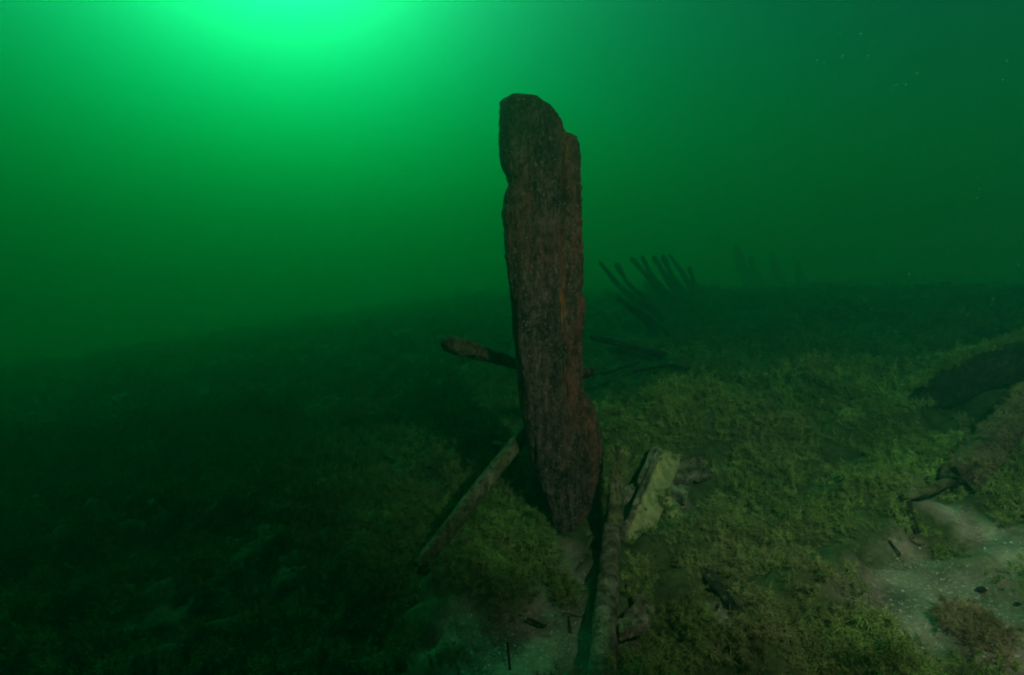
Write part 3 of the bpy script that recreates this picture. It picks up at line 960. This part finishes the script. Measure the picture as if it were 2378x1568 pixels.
CLEAR = []
for (u, v, ru, rv) in [(1425, 1350, 30, 60), (1405, 1420, 50, 120), (1398, 1540, 48, 100), (1470, 1465, 42, 42), (1365, 1300, 40, 60), (1370, 1420, 20, 90)]:
    c = ghit(u, v)
    CLEAR.append((c.x, c.y, abs(ghit(u + ru, v).x - c.x), abs(ghit(u, v - rv).y - c.y)))
for (px, py, rx, ry) in [(PL[0].x + 0.09, 2.42, 0.09, 0.22), (post.location.x, POST_Y + 0.1, 0.13, 0.2), (PL[0].x + 0.30, 2.62, 0.14, 0.12)]:
    CLEAR.append((px, py, rx, ry))
CLEAR.append((pole.location.x + 0.04, pole.location.y + 0.02, 0.11, 0.09))
for t_ in (0.1, 0.3, 0.5, 0.7, 0.9):
    q_ = LOG[0].lerp(LOG[2], t_)
    CLEAR.append((q_.x - 0.03, q_.y - 0.20, 0.22, 0.20))
bed_algae()
# upright pondweed in the hollow under the log
r7 = np.random.default_rng(17)
q7 = [lay(r7.uniform(2225, 2345), r7.uniform(985, 1020)) for _ in range(34)]
s7 = r7.uniform(0.55, 0.95, 34)
scatter("pondweed", [list(q) for q in q7], np.stack([r7.normal(0, .12, 34), r7.normal(0, .12, 34), r7.uniform(0, 6.28, 34)], -1), np.stack([s7 * 0.7, s7 * 0.7, s7 * 2.0], -1), np.full(34, 3), C_green)


def coat(parent, path, radius, n, collection, sizes, name="weed_coat", top_only=True, hang=False, seed=1, arc=(-1.4, 1.4)):
    """Algae growing on a timber along its path."""
    r = np.random.default_rng(seed)
    P = np.array([list(p) for p in path])
    sl = np.r_[0, np.cumsum(np.linalg.norm(np.diff(P, axis=0), axis=1))]
    t = r.uniform(0, sl[-1], n)
    C = np.stack([np.interp(t, sl, P[:, i]) for i in range(3)], -1)
    T = np.stack([np.interp(np.minimum(t + 0.02, sl[-1]), sl, P[:, i]) - np.interp(np.maximum(t - 0.02, 0), sl, P[:, i]) for i in range(3)], -1)
    T /= np.linalg.norm(T, axis=1)[:, None]
    side = np.cross(T, [0, 0, 1.0]); side /= np.linalg.norm(side, axis=1)[:, None]
    top = np.cross(side, T)
    th = r.uniform(arc[0], arc[1], n) if top_only else r.uniform(-math.pi, math.pi, n)
    N = side * np.sin(th)[:, None] + top * np.cos(th)[:, None]
    Q = C + N * radius * 0.92
    rot = []
    for k in range(n):
        d = Vector(N[k])
        if hang:
            d = (d + Vector((0, 0, -1.1))).normalized()
        e = (d.to_track_quat('Z', 'Y') @ Matrix.Rotation(r.uniform(0, 6.28), 3, 'Z').to_quaternion()).to_euler()
        rot.append((e.x, e.y, e.z))
    s = r.uniform(sizes[0], sizes[1], n)
    scatter(name, Q, rot, np.stack([s, s, s], -1), r.integers(0, 4, n), collection, parent)


coat(beam, BEAM, 0.058, 340, C_tan, (0.3, 0.7), seed=3)
coat(beam, BEAM[1:], 0.058, 120, C_green, (0.35, 0.7), name="green_weed", seed=13, arc=(-1.4, 0.3))
coat(beam, [p + Vector((0, 0, -0.01)) for p in BEAM], 0.056, 130, C_tan, (0.4, 0.8), name="hanging_weed", top_only=False, hang=True, seed=4)
coat(log, LOG, 0.115, 420, C_green, (0.7, 1.2), seed=5, arc=(-1.4, 0.25))
coat(keel, [kp(1418, 1262, 0.09), kp(1409, 1400, 0.07), kp(1402, 1500, 0.05)], 0.05, 60, C_green, (0.12, 0.28), seed=12, arc=(-0.6, 0.6))
coat(stake, [stake.location, at(1432, 1120, 2.30), at(1437, 1038, 2.38)], 0.03, 150, C_green, (0.22, 0.5), top_only=False, seed=6)
coat(pole, [pole.location, at(1100, 1155, g0.y + 0.12), at(1215, 1010, g0.y + 0.40)], 0.033, 150, C_green, (0.12, 0.30), seed=7)
rp = np.random.default_rng(21)
pw = [on_plank(rp.uniform(0.45, 1.02), rp.normal(0.47, 0.05)) for _ in range(40)] + [on_plank(rp.uniform(0.0, 1.0), rp.uniform(0.9, 1.0)) for _ in range(24)] + [on_plank(rp.uniform(0.0, 1.0), rp.uniform(-0.02, 0.06)) for _ in range(26)]
sp_ = rp.uniform(0.15, 0.42, len(pw))
scatter("weed_patch", [list(q) for q in pw], np.stack([rp.normal(-0.3, .3, len(pw)), rp.normal(0, .3, len(pw)), rp.uniform(0, 6.28, len(pw))], -1), np.stack([sp_, sp_, sp_], -1), rp.integers(0, 4, len(pw)), C_green, plank)
cl = bpy.data.objects["weed_covered_stone"]
n_ = 90
rr = np.random.default_rng(8)
aa, rd = rr.uniform(0, 6.28, n_), 0.085 * np.sqrt(rr.random(n_))
scatter("weed_coat", np.stack([CLUMP.x + rd * np.cos(aa), CLUMP.y + rd * np.sin(aa) * 1.2, CLUMP.z + 0.03 - rd * 0.25], -1), np.stack([rr.normal(0, .4, n_), rr.normal(0, .4, n_), aa], -1), np.repeat(rr.uniform(0.4, 0.8, n_)[:, None], 3, 1), rr.integers(0, 4, n_), C_tan, cl)


# ------------------------------------------------------------------ specks drifting in the water
def specks():
    V, F = [], []
    r = random.Random(5)
    spots = []
    for _ in range(650):
        u = 1500 + 900 * math.sqrt(r.random()) if r.random() < 0.5 else r.uniform(0, 2378)
        v = r.uniform(20, 1150)
        spots.append((at(u, v, r.uniform(1.1, 2.8)), r.uniform(0.0008, 0.0034)))
    for (u, v, Y, s) in [(358, 778, 1.9, 0.003), (704, 757, 2.0, 0.003), (889, 318, 2.0, 0.003), (1224, 1126, 2.1, 0.004), (1270, 1203, 2.05, 0.004), (1776, 955, 1.9, 0.004), (2066, 1019, 1.8, 0.0035), (1913, 246, 1.6, 0.0025), (2336, 408, 1.5, 0.003), (2240, 170, 1.5, 0.002), (1484, 368, 2.0, 0.003)]:
        spots.append((at(u, v, Y), s * 1.1))
    for p, s in spots:
        b = len(V)
        for d in ((1, 0, 0), (-1, 0, 0), (0, 1, 0), (0, -1, 0), (0, 0, 1), (0, 0, -1)):
            V.append((p.x + d[0] * s * r.uniform(.6, 1.3), p.y + d[1] * s, p.z + d[2] * s * r.uniform(.6, 1.3)))
        for f in ((0, 2, 4), (2, 1, 4), (1, 3, 4), (3, 0, 4), (2, 0, 5), (1, 2, 5), (3, 1, 5), (0, 3, 5)):
            F.append(tuple(b + k for k in f))
    me = bpy.data.meshes.new("drifting_specks")
    me.from_pydata(V, [], F)
    m, nt, b = nodes_of("pale_speck")
    b.inputs["Base Color"].default_value = (0.28, 0.45, 0.48, 1)
    b.inputs["Roughness"].default_value = 1.0
    b.inputs["Alpha"].default_value = 0.018
    o = new_object("drifting_specks", me, m)
    o["kind"] = "stuff"


specks()


def gravel():
    V, F = [], []
    r = random.Random(9)
    ico = bmesh.new(); bmesh.ops.create_icosphere(ico, subdivisions=1, radius=1.0)
    iv = [v.co.copy() for v in ico.verts]; jf = [[v.index for v in f.verts] for f in ico.faces]; ico.free()
    gx = np.array([r.uniform(-0.6, 2.6) for _ in range(9000)]); gy = np.array([r.uniform(0.9, 2.7) for _ in range(9000)])
    ok = np.nonzero(sandiness(gx, gy) > 0.45)[0][:900]
    gz = ground(gx, gy)
    for k_ in ok:
        x, y = float(gx[k_]), float(gy[k_])
        s = 0.0012 + 0.0045 * r.random() ** 3
        z = float(gz[k_]) + s * 0.3
        b = len(V)
        for c in iv:
            k = s * r.uniform(0.75, 1.2)
            V.append((x + c.x * k, y + c.y * k * 0.8, z + c.z * k * 0.6))
        F.extend([tuple(b + q for q in f) for f in jf])
    me = bpy.data.meshes.new("gravel")
    me.from_pydata(V, [], F)
    m, nt, b = nodes_of("mixed_gravel")
    wn2 = nt.nodes.new("ShaderNodeNewGeometry")
    c = ramp(nt, [(0.0, (0.05, 0.04, 0.03)), (0.5, (0.22, 0.19, 0.14)), (1.0, (0.34, 0.31, 0.24))])
    nt.links.new(wn2.outputs["Random Per Island"], c.inputs[0])
    nt.links.new(c.outputs[0], b.inputs["Base Color"])
    b.inputs["Roughness"].default_value = 0.9
    o = new_object("gravel", me, m)
    o["kind"] = "stuff"


gravel()

# ------------------------------------------------------------------ water: one closed box reaching from below the bed to the lake surface
def make_water():
    x0, x1, y0, y1, z0, z1 = -105, 105, -50, 110, -9.5, SURFACE_Z
    bm = bmesh.new()
    bmesh.ops.create_cube(bm, size=1)
    for q in bm.verts:
        q.co = ((x0 + x1) / 2 + q.co.x * (x1 - x0), (y0 + y1) / 2 + q.co.y * (y1 - y0), (z0 + z1) / 2 + q.co.z * (z1 - z0))
    me = bpy.data.meshes.new("haze"); bm.to_mesh(me); bm.free()
    m = bpy.data.materials.new("green_lake_water")
    m.use_nodes = True
    nt = m.node_tree
    nt.nodes.remove(nt.nodes["Principled BSDF"])
    d = 0.30
    last = None
    for n_lobe, (sc_, g_) in enumerate(WATER_LOBES):
        pv = nt.nodes.new("ShaderNodeVolumePrincipled")
        c = [v_ / d for v_ in sc_]
        ab = WATER_ABSORB if n_lobe == 0 else (0, 0, 0)
        k = [a / (d * (1 - cc)) for a, cc in zip(ab, c)]
        pv.inputs["Color"].default_value = (*c, 1)
        pv.inputs["Absorption Color"].default_value = (*[(1 - kk) ** 2 for kk in k], 1)
        pv.inputs["Density"].default_value = d
        pv.inputs["Anisotropy"].default_value = g_
        if last is None:
            last = pv.outputs[0]
        else:
            ad = nt.nodes.new("ShaderNodeAddShader")
            nt.links.new(last, ad.inputs[0]); nt.links.new(pv.outputs[0], ad.inputs[1])
            last = ad.outputs[0]
    nt.links.new(last, nt.nodes["Material Output"].inputs["Volume"])
    o = new_object("haze", me, m, smooth=False)
    o["kind"] = "stuff"
    return o


make_water()
